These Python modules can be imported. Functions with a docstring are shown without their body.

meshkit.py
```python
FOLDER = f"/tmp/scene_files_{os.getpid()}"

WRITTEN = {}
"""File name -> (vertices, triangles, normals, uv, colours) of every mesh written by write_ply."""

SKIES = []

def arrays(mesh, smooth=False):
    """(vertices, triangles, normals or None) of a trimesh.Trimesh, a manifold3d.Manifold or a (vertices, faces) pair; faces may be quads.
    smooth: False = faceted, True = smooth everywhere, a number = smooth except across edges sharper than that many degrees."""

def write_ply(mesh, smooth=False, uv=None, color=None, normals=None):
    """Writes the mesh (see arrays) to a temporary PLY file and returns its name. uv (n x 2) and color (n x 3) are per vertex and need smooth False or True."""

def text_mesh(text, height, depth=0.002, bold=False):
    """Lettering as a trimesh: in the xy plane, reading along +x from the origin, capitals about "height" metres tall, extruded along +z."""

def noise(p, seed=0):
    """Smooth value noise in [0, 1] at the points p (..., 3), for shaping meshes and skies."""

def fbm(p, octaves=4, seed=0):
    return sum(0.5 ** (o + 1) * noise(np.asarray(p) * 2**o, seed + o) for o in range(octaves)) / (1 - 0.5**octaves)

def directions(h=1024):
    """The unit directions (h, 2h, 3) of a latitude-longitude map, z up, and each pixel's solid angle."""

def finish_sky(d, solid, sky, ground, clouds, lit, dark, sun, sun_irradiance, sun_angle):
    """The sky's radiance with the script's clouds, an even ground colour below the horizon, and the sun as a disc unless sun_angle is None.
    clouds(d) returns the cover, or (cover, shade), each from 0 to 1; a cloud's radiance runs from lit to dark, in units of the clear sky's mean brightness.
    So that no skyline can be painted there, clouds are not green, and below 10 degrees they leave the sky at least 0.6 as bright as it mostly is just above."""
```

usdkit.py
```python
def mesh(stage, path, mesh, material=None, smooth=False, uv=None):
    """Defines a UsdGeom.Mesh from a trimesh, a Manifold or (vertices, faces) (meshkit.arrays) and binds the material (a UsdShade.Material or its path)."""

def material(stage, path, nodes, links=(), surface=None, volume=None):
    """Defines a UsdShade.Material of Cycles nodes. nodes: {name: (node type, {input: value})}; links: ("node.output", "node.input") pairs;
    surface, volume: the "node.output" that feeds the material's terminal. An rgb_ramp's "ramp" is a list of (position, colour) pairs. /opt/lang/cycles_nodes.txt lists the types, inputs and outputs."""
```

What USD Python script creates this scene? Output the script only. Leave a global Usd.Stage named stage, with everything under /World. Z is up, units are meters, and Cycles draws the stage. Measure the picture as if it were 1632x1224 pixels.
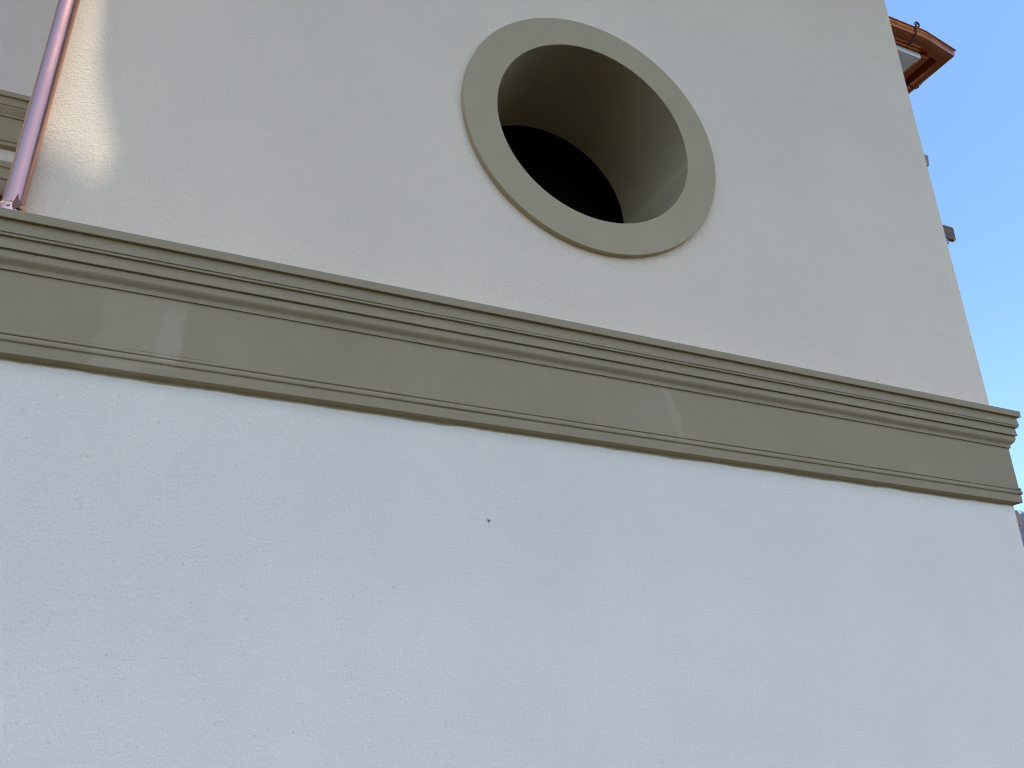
import math, random
import numpy as np, trimesh, usdkit, meshkit
from shapely.geometry import Polygon, Point
from pxr import Usd, UsdGeom, UsdLux, UsdShade, Gf, Sdf, Vt

rng = np.random.default_rng(7)
stage = Usd.Stage.CreateInMemory()
UsdGeom.SetStageUpAxis(stage, 'Z'); UsdGeom.SetStageMetersPerUnit(stage, 1.0)
UsdGeom.Xform.Define(stage, '/World'); UsdGeom.Scope.Define(stage, '/World/Looks')

# ------------------------------------------------------------------ camera
S = 2.8                                   # metres from the lens to the face of the round surround
EYE = np.array([0.0, -1.011 * S, 1.6])    # the front wall's face is the plane y = 0
YAW, PIT, ROL = np.radians([23.099, 24.032, -0.375])
fwd = np.array([math.sin(YAW) * math.cos(PIT), math.cos(YAW) * math.cos(PIT), math.sin(PIT)])
r0 = np.array([math.cos(YAW), -math.sin(YAW), 0.0]); u0 = np.cross(r0, fwd)
right = math.cos(ROL) * r0 + math.sin(ROL) * u0; up = -math.sin(ROL) * r0 + math.cos(ROL) * u0
cam = UsdGeom.Camera.Define(stage, '/World/camera')
M = np.eye(4); M[0, :3], M[1, :3], M[2, :3], M[3, :3] = right, up, -fwd, EYE
cam.AddTransformOp().Set(Gf.Matrix4d(*M.ravel().tolist()))
cam.CreateHorizontalApertureAttr(36.0); cam.CreateFocalLengthAttr(36.0 * 1372.81 / 1632)
cam.CreateFStopAttr(0.0); cam.CreateExposureAttr(1.32)
cam.CreateClippingRangeAttr((0.05, 20000.0))

# ------------------------------------------------------------------ sky and sun
SUN_AZ, SUN_EL = math.radians(180 - 12), math.radians(68)
sd = np.array([math.sin(SUN_AZ) * math.cos(SUN_EL), math.cos(SUN_AZ) * math.cos(SUN_EL), math.sin(SUN_EL)])
sky = UsdLux.DomeLight.Define(stage, '/World/sky')
sky.GetPrim().SetCustomDataByKey('kind', 'structure')
skym = usdkit.material(stage, '/World/Looks/sky', {
    's': ('sky_texture', {'sky_type': 'single_scattering', 'sun_disc': False, 'sun_elevation': SUN_EL, 'sun_rotation': SUN_AZ,
                          'air_density': 1.0, 'aerosol_density': 1.0, 'ozone_density': 1.0, 'altitude': 300.0}),
    'h': ('hsv', {'saturation': 1.2}), 't': ('mix', {'mix_type': 'multiply', 'fac': 1.0, 'color2': (1.0, 0.92, 0.985)}),
    'b': ('background_shader', {'strength': 0.15})}, [('s.color', 'h.color'), ('h.color', 't.color1'), ('t.color', 'b.color')], surface='b.background')
UsdShade.MaterialBindingAPI.Apply(sky.GetPrim()).Bind(skym)
sun = UsdLux.DistantLight.Define(stage, '/World/sun')
sun.CreateIntensityAttr(0.5); sun.CreateAngleAttr(0.8); sun.CreateNormalizeAttr(True); sun.CreateColorAttr(Gf.Vec3f(1.0, 1.0, 0.99))
z = sd; x = np.cross([0, 0, 1.0], z); x /= np.linalg.norm(x); y = np.cross(z, x)
M = np.eye(4); M[0, :3], M[1, :3], M[2, :3] = x, y, z
sun.AddTransformOp().Set(Gf.Matrix4d(*M.ravel().tolist()))

# ------------------------------------------------------------------ helpers
used = {}
def numbered(parent, name):
    k = used.get((parent, name), -1) + 1; used[(parent, name)] = k
    return name if k == 0 else f'{name}_{k:03d}'
def setd(p, label=None, cat=None, group=None, kind=None):
    for k, v in (('label', label), ('category', cat), ('group', group), ('kind', kind)):
        if v: p.SetCustomDataByKey(k, v)
    return p
def thing(name, label, cat, loc=(0, 0, 0), group=None):
    path = '/World/' + numbered('/World', name)
    X = UsdGeom.Xform.Define(stage, path); X.AddTranslateOp().Set(Gf.Vec3d(*map(float, loc)))
    org[path] = np.array(loc, float)
    return setd(X.GetPrim(), label, cat, group)
org = {}
def part(parent, name, mesh, mat, label=None, smooth=30, kind=None):
    """A mesh given in world coordinates, stored relative to its thing's base."""
    pp = str(parent.GetPath()) if parent else '/World'
    root = '/'.join(pp.split('/')[:3])
    v, f = (np.asarray(mesh.vertices), np.asarray(mesh.faces)) if hasattr(mesh, 'faces') else mesh
    mesh = trimesh.Trimesh(v - org.get(root, np.zeros(3)), f, process=False)
    p = usdkit.mesh(stage, pp + '/' + numbered(pp, name), mesh, mat, smooth=smooth).GetPrim()
    return setd(p, label, kind=kind)
def box(lo, hi):
    lo, hi = np.minimum(lo, hi), np.maximum(lo, hi)
    m = trimesh.creation.box(np.array(hi) - np.array(lo)); m.apply_translation((np.array(lo) + np.array(hi)) / 2); return m
def bevel_box(lo, hi, c=0.003):
    """A box with chamfered edges."""
    lo, hi = np.array(lo, float), np.array(hi, float); P = []
    for i in range(8):
        s = np.array([(i >> k) & 1 for k in range(3)])
        for a in range(3):
            q = np.where(s == 1, hi - c, lo + c).astype(float); q[a] = hi[a] if s[a] else lo[a]; P.append(q)
    return trimesh.convex.convex_hull(np.array(P))
def lathe_y(profile, cx, cz, n=128, closed=True):
    """Revolves (r, y) points round the axis through (cx, cz) along y."""
    pr = np.array(profile, float); k = len(pr); a = np.linspace(0, 2 * np.pi, n, endpoint=False)
    v = np.stack([cx + pr[None, :, 0] * np.cos(a)[:, None], np.repeat(pr[None, :, 1], n, 0), cz + pr[None, :, 0] * np.sin(a)[:, None]], -1).reshape(-1, 3)
    f = []
    for i in range(n):
        for j in range(k if closed else k - 1):
            a0, b0, a1, b1 = i * k + j, i * k + (j + 1) % k, ((i + 1) % n) * k + j, ((i + 1) % n) * k + (j + 1) % k
            f += [(a0, a1, b1), (a0, b1, b0)]
    m = trimesh.Trimesh(v, f, process=False); m.fix_normals(); return m
def lathe_z(profile, cx, cy, n=64, closed=False):
    pr = np.array(profile, float); k = len(pr); a = np.linspace(0, 2 * np.pi, n, endpoint=False)
    v = np.stack([cx + pr[None, :, 0] * np.cos(a)[:, None], cy + pr[None, :, 0] * np.sin(a)[:, None], np.repeat(pr[None, :, 1], n, 0)], -1).reshape(-1, 3)
    f = []
    for i in range(n):
        for j in range(k if closed else k - 1):
            a0, b0, a1, b1 = i * k + j, i * k + (j + 1) % k, ((i + 1) % n) * k + j, ((i + 1) % n) * k + (j + 1) % k
            f += [(a0, a1, b1), (a0, b1, b0)]
    return trimesh.Trimesh(v, f, process=False)
def tube(pts, r, n=12):
    pts = np.array(pts, float); V, F = [], []
    for i, p in enumerate(pts):
        t = pts[min(i + 1, len(pts) - 1)] - pts[max(i - 1, 0)]; t /= np.linalg.norm(t)
        a = np.cross(t, [0.3, 0.2, 1.0]); a /= np.linalg.norm(a); b = np.cross(t, a)
        for k in range(n):
            q = 2 * np.pi * k / n; V.append(p + r * (math.cos(q) * a + math.sin(q) * b))
    for i in range(len(pts) - 1):
        for k in range(n):
            a0, a1, b0, b1 = i * n + k, i * n + (k + 1) % n, (i + 1) * n + k, (i + 1) * n + (k + 1) % n
            F += [(a0, b0, b1), (a0, b1, a1)]
    for e in (0, len(pts) - 1):
        V.append(pts[e]); c = len(V) - 1
        for k in range(n):
            F.append((c, e * n + k, e * n + (k + 1) % n))
    m = trimesh.Trimesh(V, F, process=True); m.fix_normals(); return m
def rib(paths, thick=None):
    """Joins a list of stations (each the same number of points) into a sheet."""
    P = np.array(paths, float); n, k = P.shape[:2]; F = []
    for i in range(n - 1):
        for j in range(k - 1):
            a, b, c, d = i * k + j, i * k + j + 1, (i + 1) * k + j, (i + 1) * k + j + 1
            F += [(a, c, d), (a, d, b)]
    return trimesh.Trimesh(P.reshape(-1, 3), F, process=False)

# ------------------------------------------------------------------ materials
ZB = 1.6 + 0.4175 * S        # where the moulding meets the wall below it
def plaster(name, col, overspray=False):
    n = {'g': ('geometry', {}),
         'n1': ('noise_texture', {'scale': 1.3, 'detail': 4.0, 'roughness': 0.6}),
         'n2': ('noise_texture', {'scale': 75.0, 'detail': 3.0, 'roughness': 0.6, 'distortion': 0.3}),
         'n3': ('noise_texture', {'scale': 170.0, 'detail': 2.0, 'roughness': 0.65, 'distortion': 0.3}),
         'st': ('mapping', {'rotation': (0.55, 0.35, 0.62)}),
         'v': ('noise_texture', {'scale': 125.0, 'detail': 1.0}),
         'pit': ('map_range', {'from_min': 0.19, 'from_max': 0.305, 'to_min': 0.0, 'to_max': 1.0, 'clamp': True}),
         'tone': ('rgb_ramp', {'ramp': [(0.25, tuple(c * 0.94 for c in col)), (0.75, tuple(c * 1.025 for c in col))]}),
         'h1': ('math', {'math_type': 'multiply_add', 'value2': 0.8}),
         'h2': ('math', {'math_type': 'multiply_add', 'value2': 0.9}),
         'pc': ('mix', {'mix_type': 'mix', 'color1': tuple(c * 0.80 for c in col)}),
         'b': ('bump', {'strength': 0.55, 'distance': 0.006}),
         'p': ('principled_bsdf', {'roughness': 0.9, 'specular_ior_level': 0.15, 'diffuse_roughness': 0.5})}
    l = [('g.position', 'n1.vector'), ('g.position', 'st.vector'), ('st.vector', 'n2.vector'), ('st.vector', 'n3.vector'), ('st.vector', 'v.vector'),
         ('n1.fac', 'tone.fac'), ('n3.fac', 'h1.value1'), ('n2.fac', 'h1.value3'), ('v.fac', 'pit.value'), ('pit.result', 'h2.value1'), ('h1.value', 'h2.value3'),
         ('pit.result', 'pc.fac'), ('tone.color', 'pc.color2'), ('h2.value', 'b.height'), ('b.normal', 'p.normal')]
    if overspray:   # a ragged edge of the moulding's paint on the wall just below it
        n |= {'x': ('separate_xyz', {}),
              'o1': ('noise_texture', {'scale': 5.0, 'detail': 3.0}), 'o2': ('noise_texture', {'scale': 230.0, 'detail': 3.0, 'roughness': 0.7}),
              'a': ('math', {'math_type': 'multiply_add', 'value2': 0.022}), 'c': ('math', {'math_type': 'multiply_add', 'value2': 0.034}),
              'e': ('map_range', {'from_min': ZB + 0.0175, 'from_max': ZB + 0.0215, 'clamp': True}),
              'lim': ('math', {'math_type': 'less_than', 'value2': ZB + 0.05}),
              'e2': ('math', {'math_type': 'multiply'}),
              'mx': ('mix', {'mix_type': 'mix', 'color2': TRIM})}
        l += [('g.position', 'x.vector'), ('g.position', 'o1.vector'), ('g.position', 'o2.vector'), ('o1.fac', 'a.value1'), ('x.z', 'a.value3'),
              ('o2.fac', 'c.value1'), ('a.value', 'c.value3'), ('c.value', 'e.value'), ('x.z', 'lim.value1'), ('e.result', 'e2.value1'), ('lim.value', 'e2.value2'),
              ('e2.value', 'mx.fac'), ('pc.color', 'mx.color1'), ('mx.color', 'p.base_color')]
    else:
        l.append(('pc.color', 'p.base_color'))
    return usdkit.material(stage, '/World/Looks/' + name, n, l, surface='p.BSDF')
TRIM = (0.335, 0.256, 0.131)
def trim_paint(name, patches=(), TRIM=TRIM, rough=0.35):
    n = {'g': ('geometry', {}), 'x': ('separate_xyz', {}),
         'n1': ('noise_texture', {'scale': 3.0, 'detail': 5.0, 'roughness': 0.65}),
         'n2': ('noise_texture', {'scale': 120.0, 'detail': 3.0, 'roughness': 0.6}),
         'tone': ('rgb_ramp', {'ramp': [(0.3, tuple(c * 0.94 for c in TRIM)), (0.7, tuple(c * 1.05 for c in TRIM))]}),
         'b': ('bump', {'strength': rough, 'distance': 0.004}),
         'p': ('principled_bsdf', {'roughness': 0.75, 'specular_ior_level': 0.25})}
    l = [('g.position', 'x.vector'), ('g.position', 'n1.vector'), ('g.position', 'n2.vector'), ('n1.fac', 'tone.fac'), ('n2.fac', 'b.height'), ('b.normal', 'p.normal')]
    last = 'tone.color'
    # brushed touch-ups: x0, x1, edge softness, lean, z0, z1, colour, strength
    for i, (x0, x1, soft, lean, z0, z1, col, k) in enumerate(patches):
        q = f'q{i}'
        n |= {q + 'n': ('noise_texture', {'scale': 16.0, 'detail': 5.0, 'roughness': 0.78}),
              q + 'w': ('math', {'math_type': 'multiply_add', 'value2': 0.11}),
              q + 's': ('math', {'math_type': 'multiply_add', 'value2': lean}),
              q + 'a': ('map_range', {'range_type': 'smoothstep', 'from_min': x0 + 0.055 - soft, 'from_max': x0 + 0.055 + soft, 'clamp': True}),
              q + 'b': ('map_range', {'range_type': 'smoothstep', 'from_min': x1 + 0.055 + soft * 0.5, 'from_max': x1 + 0.055 - soft * 0.5, 'clamp': True}),
              q + 'c': ('map_range', {'range_type': 'smoothstep', 'from_min': z0 - 0.012, 'from_max': z0 + 0.012, 'clamp': True}),
              q + 'd': ('map_range', {'range_type': 'smoothstep', 'from_min': z1 + 0.03, 'from_max': z1 - 0.03, 'clamp': True}),
              q + 'e': ('math', {'math_type': 'multiply'}), q + 'f': ('math', {'math_type': 'multiply'}), q + 'h': ('math', {'math_type': 'multiply'}),
              q + 'k': ('math', {'math_type': 'multiply', 'value2': k}),
              q + 'm': ('mix', {'mix_type': 'mix', 'color2': col})}
        l += [('g.position', q + 'n.vector'), ('x.z', q + 's.value1'), ('x.x', q + 's.value3'), (q + 'n.fac', q + 'w.value1'), (q + 's.value', q + 'w.value3'),
              (q + 'w.value', q + 'a.value'), (q + 'w.value', q + 'b.value'), ('x.z', q + 'c.value'), ('x.z', q + 'd.value'),
              (q + 'a.result', q + 'e.value1'), (q + 'b.result', q + 'e.value2'), (q + 'c.result', q + 'f.value1'), (q + 'd.result', q + 'f.value2'),
              (q + 'e.value', q + 'h.value1'), (q + 'f.value', q + 'h.value2'), (q + 'h.value', q + 'k.value1'), (q + 'k.value', q + 'm.fac'), (last, q + 'm.color1')]
        last = q + 'm.color'
    n |= {'tr': ('translucent_bsdf', {'color': TRIM}), 'mc': ('mix_closure', {'fac': 0.015})}
    l += [(last, 'p.base_color'), ('p.BSDF', 'mc.closure1'), ('tr.BSDF', 'mc.closure2')]
    return usdkit.material(stage, '/World/Looks/' + name, n, l, surface='mc.closure')
def copper(name, col, rough, dirt=0.5, smudge=(0.45, 0.25, 0.18)):
    return usdkit.material(stage, '/World/Looks/' + name, {
        'g': ('geometry', {}), 'mp': ('mapping', {'scale': (1, 1, 0.35)}),
        'n': ('noise_texture', {'scale': 14.0, 'detail': 5.0, 'roughness': 0.6}), 'n2': ('noise_texture', {'scale': 55.0, 'detail': 2.0}),
        'r': ('map_range', {'from_min': 0.3, 'from_max': 0.75, 'to_min': rough * 0.8, 'to_max': rough * 1.5, 'clamp': True}),
        'm': ('map_range', {'from_min': 0.56, 'from_max': 0.78, 'to_min': 0.0, 'to_max': dirt, 'clamp': True}),
        'c': ('mix', {'mix_type': 'mix', 'color1': col, 'color2': smudge}),
        'b': ('bump', {'strength': 0.12, 'distance': 0.002}),
        'p': ('principled_bsdf', {'metallic': 1.0})},
        [('g.position', 'mp.vector'), ('mp.vector', 'n.vector'), ('mp.vector', 'n2.vector'), ('n.fac', 'r.value'), ('r.result', 'p.roughness'), ('n.fac', 'm.value'), ('m.result', 'c.fac'), ('c.color', 'p.base_color'),
         ('n2.fac', 'b.height'), ('b.normal', 'p.normal')], surface='p.BSDF')
def matte(name, a, b, scale=8.0, rough=0.8, bump=0.2, dist=0.005, stretch=(1, 1, 1)):
    return usdkit.material(stage, '/World/Looks/' + name, {
        'g': ('geometry', {}), 'mp': ('mapping', {'scale': stretch}), 'n': ('noise_texture', {'scale': scale, 'detail': 5.0, 'roughness': 0.6}),
        'c': ('rgb_ramp', {'ramp': [(0.3, a), (0.7, b)]}), 'b': ('bump', {'strength': bump, 'distance': dist}),
        'p': ('principled_bsdf', {'roughness': rough, 'specular_ior_level': 0.3})},
        [('g.position', 'mp.vector'), ('mp.vector', 'n.vector'), ('n.fac', 'c.fac'), ('c.color', 'p.base_color'), ('n.fac', 'b.height'), ('b.normal', 'p.normal')], surface='p.BSDF')

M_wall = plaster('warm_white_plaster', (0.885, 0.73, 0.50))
M_low = plaster('plaster_painted_skylight', (0.90, 0.80, 0.60), True)  # brighter sky light below the moulding painted in as whiter, bluer base colour
M_rear = plaster('rear_plaster', (0.80, 0.68, 0.53))
PALE = (0.43, 0.33, 0.19)
M_trim = trim_paint('olive_trim_paint', [
    (-0.265, -0.005, 0.020, 0.00, 2.80, 3.06, (0.385, 0.296, 0.162), 0.6),
    (-0.078, -0.010, 0.012, 0.12 * 0, 2.82, 3.02, PALE, 0.55),
    (-0.265, -0.120, 0.03, 0.0, 2.76, 2.81, PALE, 0.5),
    (1.70, 1.905, 0.05, 0.0, 2.84, 3.10, (0.36, 0.276, 0.154), 0.5),
    (2.790, 2.832, 0.010, 0.30, 2.84, 3.06, PALE, 0.5)])
M_ring = trim_paint('surround_paint', (), (0.425, 0.328, 0.172))
M_reveal = trim_paint('reveal_paint', (), (0.40, 0.308, 0.162), 0.95)
M_dark = matte('painted_dark', (0.012, 0.012, 0.013), (0.018, 0.018, 0.02), bump=0)  # near-black colour stands in for the unlit space behind openings
M_pipe = copper('bright_copper', (0.64, 0.325, 0.225), 0.20, 0.5, (0.36, 0.20, 0.15))
M_clamp = copper('clamp_copper', (0.85, 0.48, 0.33), 0.25, 0.8, (0.30, 0.14, 0.09))
M_gutter = copper('gutter_copper', (0.60, 0.20, 0.07), 0.30, 0.7, (0.34, 0.125, 0.055))
M_brkt = matte('bracket_brown', (0.045, 0.024, 0.017), (0.085, 0.045, 0.03), 60, 0.5, 0.1)
M_ear = matte('clamp_ear_copper', (0.16, 0.062, 0.032), (0.26, 0.105, 0.055), 80, 0.4, 0.2)
M_soffit = matte('white_soffit', (0.80, 0.775, 0.73), (0.86, 0.835, 0.79), 5, 0.6, 0.05)
M_roof = matte('roof_tile', (0.20, 0.10, 0.07), (0.30, 0.16, 0.11), 6, 0.85, 0.3)
M_frame = matte('window_frame_paint', (0.05, 0.04, 0.035), (0.07, 0.055, 0.045), 20, 0.5, 0.05)
M_wood_brown = matte('brown_timber', (0.13, 0.078, 0.048), (0.23, 0.145, 0.095), 40, 0.8, 0.4, 0.003, (0.15, 1, 1))
M_wood_grey = matte('grey_timber', (0.27, 0.225, 0.15), (0.38, 0.32, 0.225), 40, 0.85, 0.4, 0.003, (1, 1, 0.15))
M_wood_tan = matte('tan_timber', (0.36, 0.22, 0.14), (0.48, 0.31, 0.20), 40, 0.8, 0.4, 0.003, (1, 1, 0.15))
M_steel = matte('grey_steel', (0.25, 0.26, 0.27), (0.33, 0.34, 0.35), 30, 0.5, 0.1)
M_nail = matte('dark_nail_head', (0.07, 0.07, 0.07), (0.10, 0.10, 0.10), 200, 0.5, 0)
M_ground = matte('darkened_ground', (0.019, 0.018, 0.017), (0.032, 0.030, 0.028), 1.5, 0.9, 0.3, 0.02)  # ground colour darkened in place of shade, to cut bounced light
M_neigh = matte('neighbour_render', (0.60, 0.58, 0.53), (0.68, 0.66, 0.61), 2, 0.9, 0.2)
M_hill = matte('hill_soil', (0.10, 0.10, 0.105), (0.15, 0.145, 0.15), 0.02, 0.95, 0)
M_twig = matte('bare_wood', (0.15, 0.14, 0.15), (0.23, 0.215, 0.225), 0.05, 0.95, 0)
M_pane = usdkit.material(stage, '/World/Looks/window_pane', {'f': ('fresnel', {'IOR': 1.5}), 't': ('transparent_bsdf', {'color': (0.8, 0.82, 0.82)}), 'g': ('glossy_bsdf', {'roughness': 0.02, 'color': (1, 1, 1)}),
    'm': ('mix_closure', {})}, [('f.fac', 'm.fac'), ('t.BSDF', 'm.closure1'), ('g.BSDF', 'm.closure2')], surface='m.closure')

# ------------------------------------------------------------------ ground and far land
g = np.array([[-1450, -1450, 0], [1450, -1450, 0], [1450, 1450, 0], [-1450, 1450, 0]], float)
setd(part(None, 'ground', (g, [(0, 1, 2), (0, 2, 3)]), M_ground, smooth=False), kind='structure')

def hill_height(x, y):
    d = np.hypot(x, y); a = np.degrees(np.arctan2(x, y))
    rise = np.clip((d - 350) / 650, 0, 1.25)
    ridge = 215 + 40 * (meshkit.fbm(np.stack([a / 23, d * 0 + 3.3, d * 0], -1), 3) - 0.5) * 2
    out = np.where(rise < 1, rise * rise * (3 - 2 * rise), 1.0) * ridge * 1.0
    out += 7 * (meshkit.fbm(np.stack([x / 55, y / 55, d * 0], -1), 4, 5) - 0.5) * np.clip(rise * 3, 0, 1)
    fade = np.clip((a + 25) / 20, 0, 1) * np.clip((140 - a) / 20, 0, 1)
    return out * fade - 2.0
na, nd = 180, 60
A, D = np.meshgrid(np.radians(np.linspace(-30, 145, na)), np.linspace(330, 1400, nd), indexing='ij')
HX, HY = np.sin(A) * D, np.cos(A) * D
setd(part(None, 'hills', rib(np.stack([HX, HY, hill_height(HX, HY)], -1)), M_hill, smooth=60), kind='structure')
# a leafless wood on the hillside, beyond counting
def bare_tree(seed):
    r = np.random.default_rng(seed); parts = []
    def cone(a, b, ra, rb):
        a, b = np.array(a, float), np.array(b, float); t = b - a; t /= np.linalg.norm(t); p = np.cross(t, [0.31, 0.77, 0.2]); p /= np.linalg.norm(p); q = np.cross(t, p)
        V = [a + ra * (math.cos(k * 2.094) * p + math.sin(k * 2.094) * q) for k in range(3)] + [b + rb * (math.cos(k * 2.094) * p + math.sin(k * 2.094) * q) for k in range(3)]
        parts.append(trimesh.Trimesh(V, [(k, (k + 1) % 3, 3 + (k + 1) % 3) for k in range(3)] + [(k, 3 + (k + 1) % 3, 3 + k) for k in range(3)], process=False))
    cone((0, 0, 0), (0, 0, 7), 0.3, 0.12)
    for i in range(34):
        z0 = r.uniform(2.5, 7); az = r.uniform(0, 6.28); L = r.uniform(1.5, 3.8)
        e = np.array([math.cos(az) * L * 0.75, math.sin(az) * L * 0.75, z0 + L * r.uniform(0.5, 0.9)]); cone((0, 0, z0), e, 0.1, 0.03)
        for j in range(4):
            az2 = az + r.uniform(-1, 1); l2 = L * r.uniform(0.35, 0.6); s = e * r.uniform(0.5, 1.0) + np.array([0, 0, z0]) * 0
            s = np.array([0, 0, z0]) + (e - np.array([0, 0, z0])) * r.uniform(0.5, 1)
            cone(s, s + np.array([math.cos(az2) * l2 * 0.7, math.sin(az2) * l2 * 0.7, l2 * 0.8]), 0.07, 0.03)
    return trimesh.util.concatenate(parts)
pi = UsdGeom.PointInstancer.Define(stage, '/World/woodland')
setd(pi.GetPrim(), 'bare grey wood covering the distant hillside at the right edge', 'woodland', kind='stuff')
protos = []
for k in range(3):
    usdkit.mesh(stage, f'/World/woodland/bare_tree' + (f'_{k:03d}' if k else ''), bare_tree(20 + k), M_twig); protos.append(Sdf.Path(f'/World/woodland/bare_tree' + (f'_{k:03d}' if k else '')))
pi.CreatePrototypesRel().SetTargets(protos)
N = 16000
ta = np.radians(rng.uniform(35, 75, N)); td = np.sqrt(rng.uniform(430 ** 2, 1150 ** 2, N)); tx, ty = np.sin(ta) * td, np.cos(ta) * td
tz = hill_height(tx, ty); sc = rng.uniform(0.7, 1.35, N); an = rng.uniform(0, np.pi, N)
pi.CreatePositionsAttr(Vt.Vec3fArray.FromNumpy(np.stack([tx, ty, tz - 0.3], 1).astype(np.float32)))
pi.CreateProtoIndicesAttr(Vt.IntArray.FromNumpy(rng.integers(0, 3, N).astype(np.int32)))
pi.CreateScalesAttr(Vt.Vec3fArray.FromNumpy(np.stack([sc, sc, sc * rng.uniform(0.85, 1.2, N)], 1).astype(np.float32)))
pi.CreateOrientationsAttr(Vt.QuathArray([Gf.Quath(float(math.cos(a)), 0, 0, float(math.sin(a))) for a in an]))

# ------------------------------------------------------------------ the house: projecting bay
def zz(q): return 1.6 + q * S
XL, XR = -0.2115 * S, 1.391 * S           # the bay's corners
TOP = 8.6
RC = np.array([0.58433 * S, 1.6 + 0.97738 * S]); RO, RI, DEEP = 0.23782 * S, 0.17962 * S, 0.22321 * S
house = thing('house', 'large white plastered house with olive string course and round window, filling the picture', 'house', ((XL + XR) / 2, 0, 0))
YW = 1.011 * S
edge = [(1.3746 * YW, 0.0), (1.3746 * YW, 1.6 + 0.45 * YW), (1.3777 * YW, 1.6 + 0.60 * YW), (1.3735 * YW, 1.6 + 0.92 * YW), (1.3695 * YW, 1.6 + 1.25 * YW), (1.3664 * YW, 1.6 + 1.6126 * YW), (1.3650 * YW, TOP)]
poly = Polygon([(XL, 0.0)] + edge + [(XL, TOP)]).difference(Point(*RC).buffer(RI + 0.012, 64))
def front(name, z0, z1, mat, label):
    fm = trimesh.creation.extrude_polygon(poly.intersection(Polygon([(-5, z0), (9, z0), (9, z1), (-5, z1)])), 0.40, engine='earcut')
    v = np.array(fm.vertices); part(house, name, trimesh.Trimesh(np.stack([v[:, 0], v[:, 2], v[:, 1]], 1), fm.faces[:, ::-1], process=False), mat, label, smooth=20)
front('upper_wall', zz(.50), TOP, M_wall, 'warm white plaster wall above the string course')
front('lower_wall', 0.0, zz(.4995), M_low, 'white plaster wall below the string course, brighter sky light painted into its colour')
part(house, 'side_wall', box((XL + 0.001, 0.401, 0), (XL + 0.30, 1.399, TOP)), M_wall, smooth=False)
part(house, 'side_wall', box((XR - 0.36, 0.401, 0), (XR - 0.06, 1.399, TOP)), M_wall, smooth=False)

# string course: profile in (projection, height) swept round the bay, each moulding a mesh of its own
P_cap = [(0.0, .5925), (.0300, .5895), (.0322, .5891), (.0327, .5884), (.0327, .5782), (.0324, .5777), (.0275, .5776)]
P_cove = [(.0270, .5776), (.0268, .5755), (.0269, .5735), (.0273, .5700), (.0277, .5660), (.0279, .5630), (.0279, .5617), (.0272, .5613)]
P_thin = [(.0268, .5611), (.0266, .5600), (.0268, .5590), (.0265, .5583), (.0234, .5580)]
P_fas = [(.0228, .5579), (.0229, .5520), (.0236, .5441), (.0235, .5434), (.0200, .5431)]
P_cyma = [(.0196, .5430), (.0208, .5405), (.0206, .5372), (.0195, .5343), (.0178, .5318), (.0158, .5298), (.0142, .5283), (.0132, .5268), (.0127, .5252), (.0128, .5222), (.0126, .5219), (.0098, .5216)]
P_frz = [(.0103, .5215), (.0102, .4990), (.0103, .4740), (.0103, .4478)]
def bead(z1, z0, p0, pm, n=9):
    a = np.linspace(np.pi / 2, -np.pi / 2, n)
    return [(p0 + (pm - p0) * math.cos(t), (z1 + z0) / 2 + (z1 - z0) / 2 * math.sin(t)) for t in a]
P_b1 = [(.0103, .4477)] + bead(.4474, .4424, .0106, .0128) + [(.0108, .4422)]
P_b2 = [(.0108, .4421)] + bead(.4420, .4346, .0108, .0134) + [(.0109, .4343)]
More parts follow.
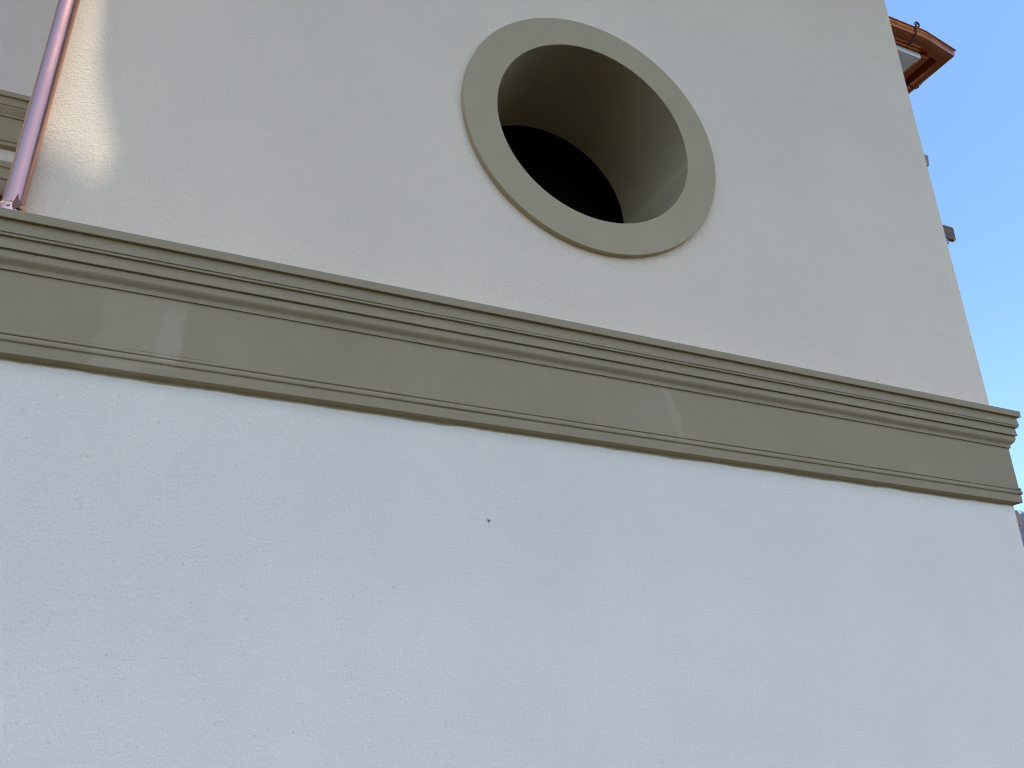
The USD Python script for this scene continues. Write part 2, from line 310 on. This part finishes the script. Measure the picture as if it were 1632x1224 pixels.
P_base = [(.0106, .4342), (.0107, .4300), (.0107, .4212), (.0104, .4207), (.0050, .4192), (-.002, .4172)]
def run(prof, xl, xr, yb, seed, amp=0.0007, y0=0.0, nx=150, s=S, z0=1.6):
    """Sweeps the profile from the left return, along the front, to the right return, with the small waves of hand-run plaster."""
    pr = np.array(prof, float); P, Z = pr[:, 0] * s, z0 + pr[:, 1] * s; st = []
    def wob(t):
        q = np.stack([np.full(len(P), t * 3.1), Z * 9, np.full(len(P), seed * 1.7)], -1); q2 = q * [5.3, 1, 1]
        return (meshkit.noise(q, seed) - .5) * 2 * amp + (meshkit.noise(q2, seed + 9) - .5) * amp, (meshkit.noise(q, seed + 40) - .5) * 2 * amp + (meshkit.noise(q2, seed + 60) - .5) * amp * 0.8
    def put(x, y, t):
        a, b = wob(t); k = np.clip(P / 0.01, 0, 1); return a * k, b * k
    for t in np.linspace(yb, y0, 14)[:-1]:
        a, b = put(0, 0, t + 50); st.append(np.stack([xl - P - a, np.full(len(P), t), Z + b], -1))
    for i, x in enumerate(np.linspace(xl, xr, nx)):
        a, b = put(0, 0, x)
        if i in (0, nx - 1):
            st.append(np.stack([x + (P + a) * (-1 if i == 0 else 1), y0 - P - a, Z + b], -1))
        else:
            st.append(np.stack([np.full(len(P), x), y0 - P - a, Z + b], -1))
    for t in np.linspace(y0, yb, 14)[1:]:
        a, b = put(0, 0, t + 90); st.append(np.stack([xr + P + a, np.full(len(P), t), Z + b], -1))
    m = rib(np.array(st)); m.invert(); return m
band = part(house, 'string_course', run(P_frz, XL, XR, 1.39, 1), M_trim, 'olive painted frieze with paler brushed touch-up patches')
for nm, pr, sdv in (('cap_moulding', P_cap, 2), ('cove_moulding', P_cove, 3), ('thin_fillet', P_thin, 4), ('fascia_strip', P_fas, 5), ('cyma_moulding', P_cyma, 6), ('bead', P_b1, 7), ('bead', P_b2, 8), ('base_strip', P_base, 9)):
    part(band, nm, run(pr, XL, XR, 1.39, sdv), M_trim, smooth=38)

# round window
t = 0.011 * S
ring = lathe_y([(RI + 0.011, -t + 0.0045), (RI, -t + 0.0045), (RI, -t + 0.003), (RI + 0.001, -t + 0.001), (RI + 0.003, -t), (RO - 0.003, -t), (RO - 0.001, -t + 0.001), (RO, -t + 0.003), (RO, 0.02)], *RC, n=192)
rw = part(house, 'round_window', ring, M_ring, 'flat olive ring standing proud of the wall round the deep opening')
part(rw, 'reveal', lathe_y([(RI, -t + 0.0048), (RI, DEEP - t), (RI + 0.010, DEEP - t), (RI + 0.010, -t + 0.0048)], *RC, n=192), M_reveal)
part(rw, 'black_backing', box((RC[0] - 0.9, DEEP + 0.35, RC[1] - 0.9), (RC[0] + 0.9, DEEP + 0.40, RC[1] + 0.9)), M_dark, 'black sheet painted as the unlit depth behind the round opening', smooth=False)
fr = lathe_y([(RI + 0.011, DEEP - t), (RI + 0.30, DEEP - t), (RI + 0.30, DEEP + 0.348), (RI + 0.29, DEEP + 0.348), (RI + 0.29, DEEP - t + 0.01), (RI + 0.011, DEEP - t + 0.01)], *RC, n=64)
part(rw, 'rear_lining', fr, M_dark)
# unseen slab added above the bay to shade the wall
# a gap cut in this added slab shapes one sun patch
ez0, ez1 = TOP + 0.004, TOP + 0.05
def blocker_point(xw, zw):
    k = (ez0 - zw) / sd[2]; return xw + sd[0] * k, sd[1] * k
gap = [(-.72, 3.62), (-.549, 3.548), (-.522, 3.548), (-.463, 3.525), (-.399, 3.478), (-.350, 3.478), (-.325, 3.53), (-.335, 3.60), (-.352, 3.66), (-.385, 3.755), (-.416, 3.85), (-.448, 3.965), (-.468, 4.13), (-.490, 4.30), (-.52, 4.49), (-.55, 5.2), (-.72, 5.2)]
ev = Polygon([(-1.7, -2.95), (9.0, -2.95), (9.0, -.004), (XR + .004, -.004), (XR + .004, 1.38), (XL - .004, 1.38), (XL - .004, .66), (-1.7, .66)]).difference(Polygon([blocker_point(*p_) for p_ in gap]).buffer(0))
if ev.geom_type != 'Polygon': ev = max(ev.geoms, key=lambda g_: g_.area)
fm = trimesh.creation.extrude_polygon(ev, ez1 - ez0, engine='earcut'); fm.apply_translation((0, 0, ez0))
part(house, 'added_eaves', fm, M_soffit, smooth=False)

# ------------------------------------------------------------------ the house: set-back main block
YR = 1.40; RY = YW + YR                     # distance of its face from the lens
def rz(q): return 1.6 + q * RY
EZ = 1.6 + 5.5                              # gutter rim height
wx0, wx1, wz1 = -2.30, -0.80, rz(.6385)
rp = Polygon([(-9, 0), (5.05, 0), (5.05, 6.95), (-9, 6.95)]).difference(Polygon([(wx0, wz1 - 1.5), (wx1, wz1 - 1.5), (wx1, wz1), (wx0, wz1)]))
fm = trimesh.creation.extrude_polygon(rp, 0.30, engine='earcut'); v = np.array(fm.vertices)
part(house, 'rear_wall', trimesh.Trimesh(np.stack([v[:, 0], YR + v[:, 2], v[:, 1]], 1), fm.faces[:, ::-1], process=False), M_rear, 'cream plaster wall set back behind the copper pipe', smooth=False)
part(house, 'end_wall', box((4.75, YR + 0.301, 0), (5.05, 9, 6.95)), M_rear, smooth=False)
part(house, 'back_wall', box((-9, 9.001, 0), (5.05, 9.3, 6.95)), M_rear, smooth=False)
part(house, 'inner_wall', box((-9, YR + 2.5, 0), (4.74, YR + 2.6, 6.9)), M_dark, smooth=False)
def flat_run(prof, x0, x1, y):
    pr = np.array(prof); st = [np.stack([np.full(len(pr), x), y - pr[:, 0], pr[:, 1]], -1) for x in np.linspace(x0, x1, 30)]
    m = rib(np.array(st)); m.invert(); return m
q = lambda L: [(p, rz(w)) for p, w in L]
c1 = part(house, 'cornice', flat_run(q([(.028, .7235), (.027, .7105), (.028, .6960)]), -9, XL - 0.01, YR), M_trim, 'olive cornice on the set-back wall behind the copper pipe')
part(c1, 'cap_moulding', flat_run(q([(0, .757), (.070, .7545), (.072, .754), (.072, .7475), (.060, .7472), (.060, .7462), (.062, .7365), (.056, .7358), (.054, .7330), (.050, .7320), (.046, .7300), (.036, .7265), (.036, .7240), (.028, .7236)]), -9, XL - 0.01, YR), M_trim)
part(c1, 'base_strip', flat_run(q([(.028, .6958)] + [(.028 + .010 * math.cos(a), .6920 + .0035 * math.sin(a)) for a in np.linspace(1.57, -1.57, 7)] + [(.030, .6880), (.031, .6835), (.0, .6815)]), -9, XL - 0.01, YR), M_trim)
wn = part(house, 'window', flat_run(q([(0, .6625), (.025, .662), (.025, .6540), (.018, .6532), (.018, .6390), (-.12, .6386)]), wx0 - 0.16, wx1 + 0.12, YR), M_trim, 'olive window head below the set-back cornice')
part(wn, 'frame', trimesh.util.concatenate([box((wx0 + .002, YR + .14, wz1 - 1.498), (wx0 + .07, YR + .20, wz1 - .003)), box((wx1 - .07, YR + .14, wz1 - 1.498), (wx1 - .002, YR + .20, wz1 - .003)), box((wx0 + .07, YR + .14, wz1 - .075), (wx1 - .07, YR + .20, wz1 - .003)), box((wx0 + .07, YR + .14, wz1 - 1.498), (wx1 - .07, YR + .20, wz1 - 1.43))]), M_frame, smooth=False)
part(wn, 'pane', box((wx0 + .07, YR + .165, wz1 - 1.43), (wx1 - .07, YR + .171, wz1 - .075)), M_pane, smooth=False)
# eave at the right end
GP = [(3.2, 0.697), (5.205, 0.699), (5.597, 0.753), (5.597, 6.0)]       # the rim's plan
SX, SY, SZ = 5.278, 0.842, EZ - 0.118
sf = part(house, 'soffit', box((-9.3, SY + 0.051, SZ), (SX, YR - 0.002, SZ + 0.02)), M_soffit, 'white soffit under the roof corner at top right')
part(sf, 'soffit_board', box((5.052, YR - 0.001, SZ + 0.002), (SX - 0.002, 3.2, SZ + 0.022)), M_soffit, smooth=False)
part(sf, 'soffit_board', box((5.052, 3.206, SZ), (SX - 0.002, 9.3, SZ + 0.02)), M_soffit, smooth=False)
part(sf, 'white_trim', bevel_box((-9.3, SY - 0.012, SZ - 0.022), (SX - 0.004, SY + 0.05, SZ + 0.03), 0.004), M_soffit)
part(house, 'fascia', bevel_box((SX + 0.001, SY - 0.02, SZ - 0.012), (SX + 0.070, 9.3, EZ + 0.02), 0.004), M_gutter, 'copper-clad fascia beside the white soffit')
part(house, 'fascia', box((-9.3, SY - 0.04, SZ + 0.032), (SX, SY - 0.012, EZ + 0.02)), M_gutter, smooth=False)
rf = np.array([(-9.4, .72, EZ + .03), (5.56, .79, EZ + .03), (5.56, 9.6, EZ + .03), (-9.4, 9.6, EZ + .03), (-9.4, .72, EZ + .06), (5.56, .79, EZ + .06), (5.56, 9.6, EZ + .06), (-9.4, 9.6, EZ + .06), (-6, 5, EZ + 1.9), (2, 5, EZ + 1.9)])
part(house, 'roof', trimesh.convex.convex_hull(rf), M_roof, smooth=False)

# ------------------------------------------------------------------ copper gutter round the eave
gut = thing('roof_gutter', 'brown copper roof gutter turning the eave corner at top right', 'gutter', (5.597, 0.753, EZ))
prof = [(0.004, 0.006), (0.01, 0.004), (0.01, -0.004), (0.003, -0.007), (-0.001, -0.012), (-0.004, -0.04), (-0.01, -0.06), (-0.02, -0.066), (-0.048, -0.088), (-0.08, -0.09), (-0.112, -0.074), (-0.126, -0.04), (-0.128, 0.0), (-0.1265, 0.0), (-0.1245, -0.04), (-0.111, -0.072), (-0.08, -0.0885), (-0.049, -0.0865), (-0.0205, -0.0645), (-0.0115, -0.059), (-0.0055, -0.04), (-0.0025, -0.012), (0.0015, -0.004)]
def sweep_plan(path, prof, z0):
    path = np.array(path, float); st = []
    for i in range(len(path)):
        d0 = path[i] - path[i - 1] if i else path[1] - path[0]; d1 = path[i + 1] - path[i] if i < len(path) - 1 else d0
        n0, n1 = (np.array([d[1], -d[0]]) / np.linalg.norm(d) for d in (d0, d1)); n = n0 + n1; n = n / (n @ n) * 2
        st.append([(path[i][0] + n[0] * o, path[i][1] + n[1] * o, z0 + h) for o, h in prof])
    return rib(np.array(st))
def along(path, step=0.6):
    out = [path[0]]
    for a, b in zip(path[:-1], path[1:]):
        k = max(1, int(math.hypot(b[0] - a[0], b[1] - a[1]) / step)); out += [(a[0] + (b[0] - a[0]) * j / k, a[1] + (b[1] - a[1]) * j / k) for j in range(1, k + 1)]
    return out
part(gut, 'trough', sweep_plan(along(GP[:2], 3), prof, EZ), M_gutter, smooth=40)
part(gut, 'corner_piece', sweep_plan([(GP[1][0] - 0.10, GP[1][1] - 0.0045), (GP[1][0] + 0.01, GP[1][1] - 0.002), GP[2], (GP[2][0], GP[2][1] + 0.35)], [(o + (0.002 if j < 13 else 0), h - (0.002 if j < 13 else 0)) for j, (o, h) in enumerate(prof)], EZ), M_gutter, smooth=40)
part(gut, 'trough', sweep_plan([(GP[2][0], GP[2][1] + 0.34), GP[3]], prof, EZ), M_gutter, smooth=40)
bx = 0.9278 * 5.5
outer = [(o, h) for o, h in prof[3:13]]
strap = [(bx, GP[0][1] - o - 0.004, EZ + h - 0.003) for o, h in outer[::-1]] + [(bx, GP[0][1] - 0.012, EZ + 0.012), (bx, GP[0][1] - 0.010, EZ + 0.035)] + [(bx + 0.020 - 0.020 * math.cos(a), GP[0][1] - 0.010, EZ + 0.035 + 0.022 * math.sin(a)) for a in np.linspace(0.0, 4.2, 10)]
part(gut, 'hook_bracket', tube(strap, 0.0085, 8), M_brkt, 'dark hooked strap curling above the gutter rim')
by = 0.7199 * 5.5 - YW + 0.01
part(gut, 'rim_clip', trimesh.util.concatenate([bevel_box((5.590, by - 0.02, EZ - 0.03), (5.628, by + 0.035, EZ + 0.012), 0.004), tube([(5.600 - o * -1 * 0 + o + 0.004, by + 0.01, EZ + h - 0.004) for o, h in outer[::-1]], 0.006, 8)]), M_brkt)

# ------------------------------------------------------------------ copper downpipe on the bay's left corner
PY = -0.0185 * S; pr_ = 0.0119 * S
PX = -0.2099 * (YW + PY)
dp = thing('downpipe', 'shiny copper downpipe standing on the string course at the left corner', 'downpipe', (PX, PY, zz(.592)))
ZA = 1.6 + 0.6125 * (YW + PY - pr_)
part(dp, 'pipe', lathe_z([(pr_ - .002, 7.3), (pr_, 7.3)] + [(pr_, q_) for q_ in np.linspace(7.2, ZA, 14)] + [(pr_, zz(.592))], PX, PY, 96), M_pipe, smooth=40)
part(dp, 'collar', lathe_z([(pr_ + .0005, ZA + .004), (pr_ + .003, ZA + .0035), (pr_ + .0045, ZA), (pr_ + .003, ZA - .0035), (pr_ + .0022, ZA - .005), (pr_ + .0022, ZA - .012), (pr_ + .0045, ZA - .019), (pr_ + .0050, ZA - .03), (pr_ + .0035, ZA - .042), (pr_ + .0022, ZA - .050), (pr_ + .0005, ZA - .052)], PX, PY, 72), M_clamp, 'bright flared collar at the foot of the pipe', smooth=40)
# pointed ear of the clamp: a star-shaped cast leaf on the pipe's front, a little right of its middle
star = Polygon([(0.0, 0.036), (0.006, 0.016), (0.013, 0.008), (0.021, 0.004), (0.013, -0.002), (0.016, -0.010), (0.024, -0.018), (0.006, -0.016), (0.0, -0.024), (-0.006, -0.015), (-0.009, -0.006), (-0.006, 0.008)])
sm = trimesh.creation.extrude_polygon(star, 0.006, engine='earcut'); v = np.array(sm.vertices)
ang = math.radians(12 + 8); nx_, ny_ = math.sin(ang), -math.cos(ang)
cx, cy = PX + nx_ * (pr_ + .004), PY + ny_ * (pr_ + .004)
sv = np.stack([cx + v[:, 0] * math.cos(ang) + nx_ * v[:, 2], cy + v[:, 0] * math.sin(ang) + ny_ * v[:, 2], ZA - 0.006 + v[:, 1]], 1)
ear = trimesh.Trimesh(sv, sm.faces, process=False); ear.fix_normals()
cl = part(dp, 'clamp_ear', ear, M_ear, 'dark pointed star-shaped clamp ear', smooth=False)
bolt = trimesh.creation.icosphere(2, 0.007); bolt.apply_scale([1, 0.8, 1]); bolt.apply_translation((PX + math.sin(-.15) * (pr_ + .004), PY - math.cos(-.15) * (pr_ + .004), ZA - .016))
part(dp, 'bolt_head', bolt, M_clamp)
part(dp, 'bracket_arm', tube([(PX, PY + pr_ - .004, ZA - .02), (PX, .03, ZA - .02)], 0.006, 10), M_clamp)
part(dp, 'bracket_arm', tube([(PX, PY + pr_ - .004, 5.6), (PX, .03, 5.6)], 0.006, 10), M_clamp)

# ------------------------------------------------------------------ timber ends beyond the right corner, and a nail
BY = 2.95
def bz(q_): return 1.6 + q_ * BY
def slab(pts, y0, y1):
    V = [(x_, y0, z_) for x_, z_ in pts] + [(x_, y1, z_) for x_, z_ in pts]; return trimesh.convex.convex_hull(np.array(V))
y0 = BY - YW
SWX = XR - 0.06 + 0.0
t1 = thing('timber_block', 'short grey timber end peeping out highest past the right wall edge', 'timber', (SWX + 0.1, y0 + .03, bz(1.145)))
part(t1, 'board', slab([(SWX, bz(1.1715)), (1.3800 * BY, bz(1.1722)), (1.3806 * BY, bz(1.1680)), (1.3782 * BY, bz(1.1465)), (1.3770 * BY, bz(1.1440)), (SWX, bz(1.1420))], y0, y0 + .035), M_wood_grey, smooth=False)
t2 = thing('timber_block', 'dark brown timber block jutting farthest past the right wall edge', 'timber', (SWX + 0.1, y0 + .03, bz(.953)))
part(t2, 'block', slab([(SWX, bz(.9960)), (1.4005 * BY, bz(.9965)), (1.4022 * BY, bz(.9935)), (1.4012 * BY, bz(.9680)), (1.4000 * BY, bz(.9655)), (SWX, bz(.9650))], y0, y0 + .022), M_wood_brown, smooth=False)
part(t2, 'bracket', slab([(SWX, bz(.9645)), (1.3798 * BY, bz(.9645)), (1.3803 * BY, bz(.9545)), (1.3795 * BY, bz(.9530)), (SWX, bz(.9535))], y0 + .004, y0 + .02), M_steel, smooth=False)
t3 = thing('timber_block', 'tan timber end below the string course, before the wooded hill', 'timber', (SWX + 0.1, y0 + .03, bz(.376)))
part(t3, 'board', slab([(SWX, bz(.4052)), (1.3822 * BY, bz(.4045)), (1.3838 * BY, bz(.4020)), (1.3860 * BY, bz(.3800)), (1.3850 * BY, bz(.3775)), (SWX, bz(.3765))], y0, y0 + .035), M_wood_tan, smooth=False)
nx0, nz0 = 0.3908 * YW, 1.6 + 0.2912 * YW
na_ = thing('nail', 'tiny bent nail with a dark head in the plain white lower wall', 'nail', (nx0, 0, nz0))
hd = np.array((nx0 + .0055, -.0045, nz0 - .009))
part(na_, 'shank', tube([(nx0, .004, nz0), (nx0 + .001, -.003, nz0 - .0015), hd], 0.0018, 8), M_steel)
dirn = np.array([.5, -.25, -.83]); hm = trimesh.creation.cylinder(0.0048, 0.003, sections=20)
hm.apply_transform(trimesh.geometry.align_vectors([0, 0, 1], dirn)); hm.apply_translation(hd + dirn * .001)
part(na_, 'head', hm, M_nail)
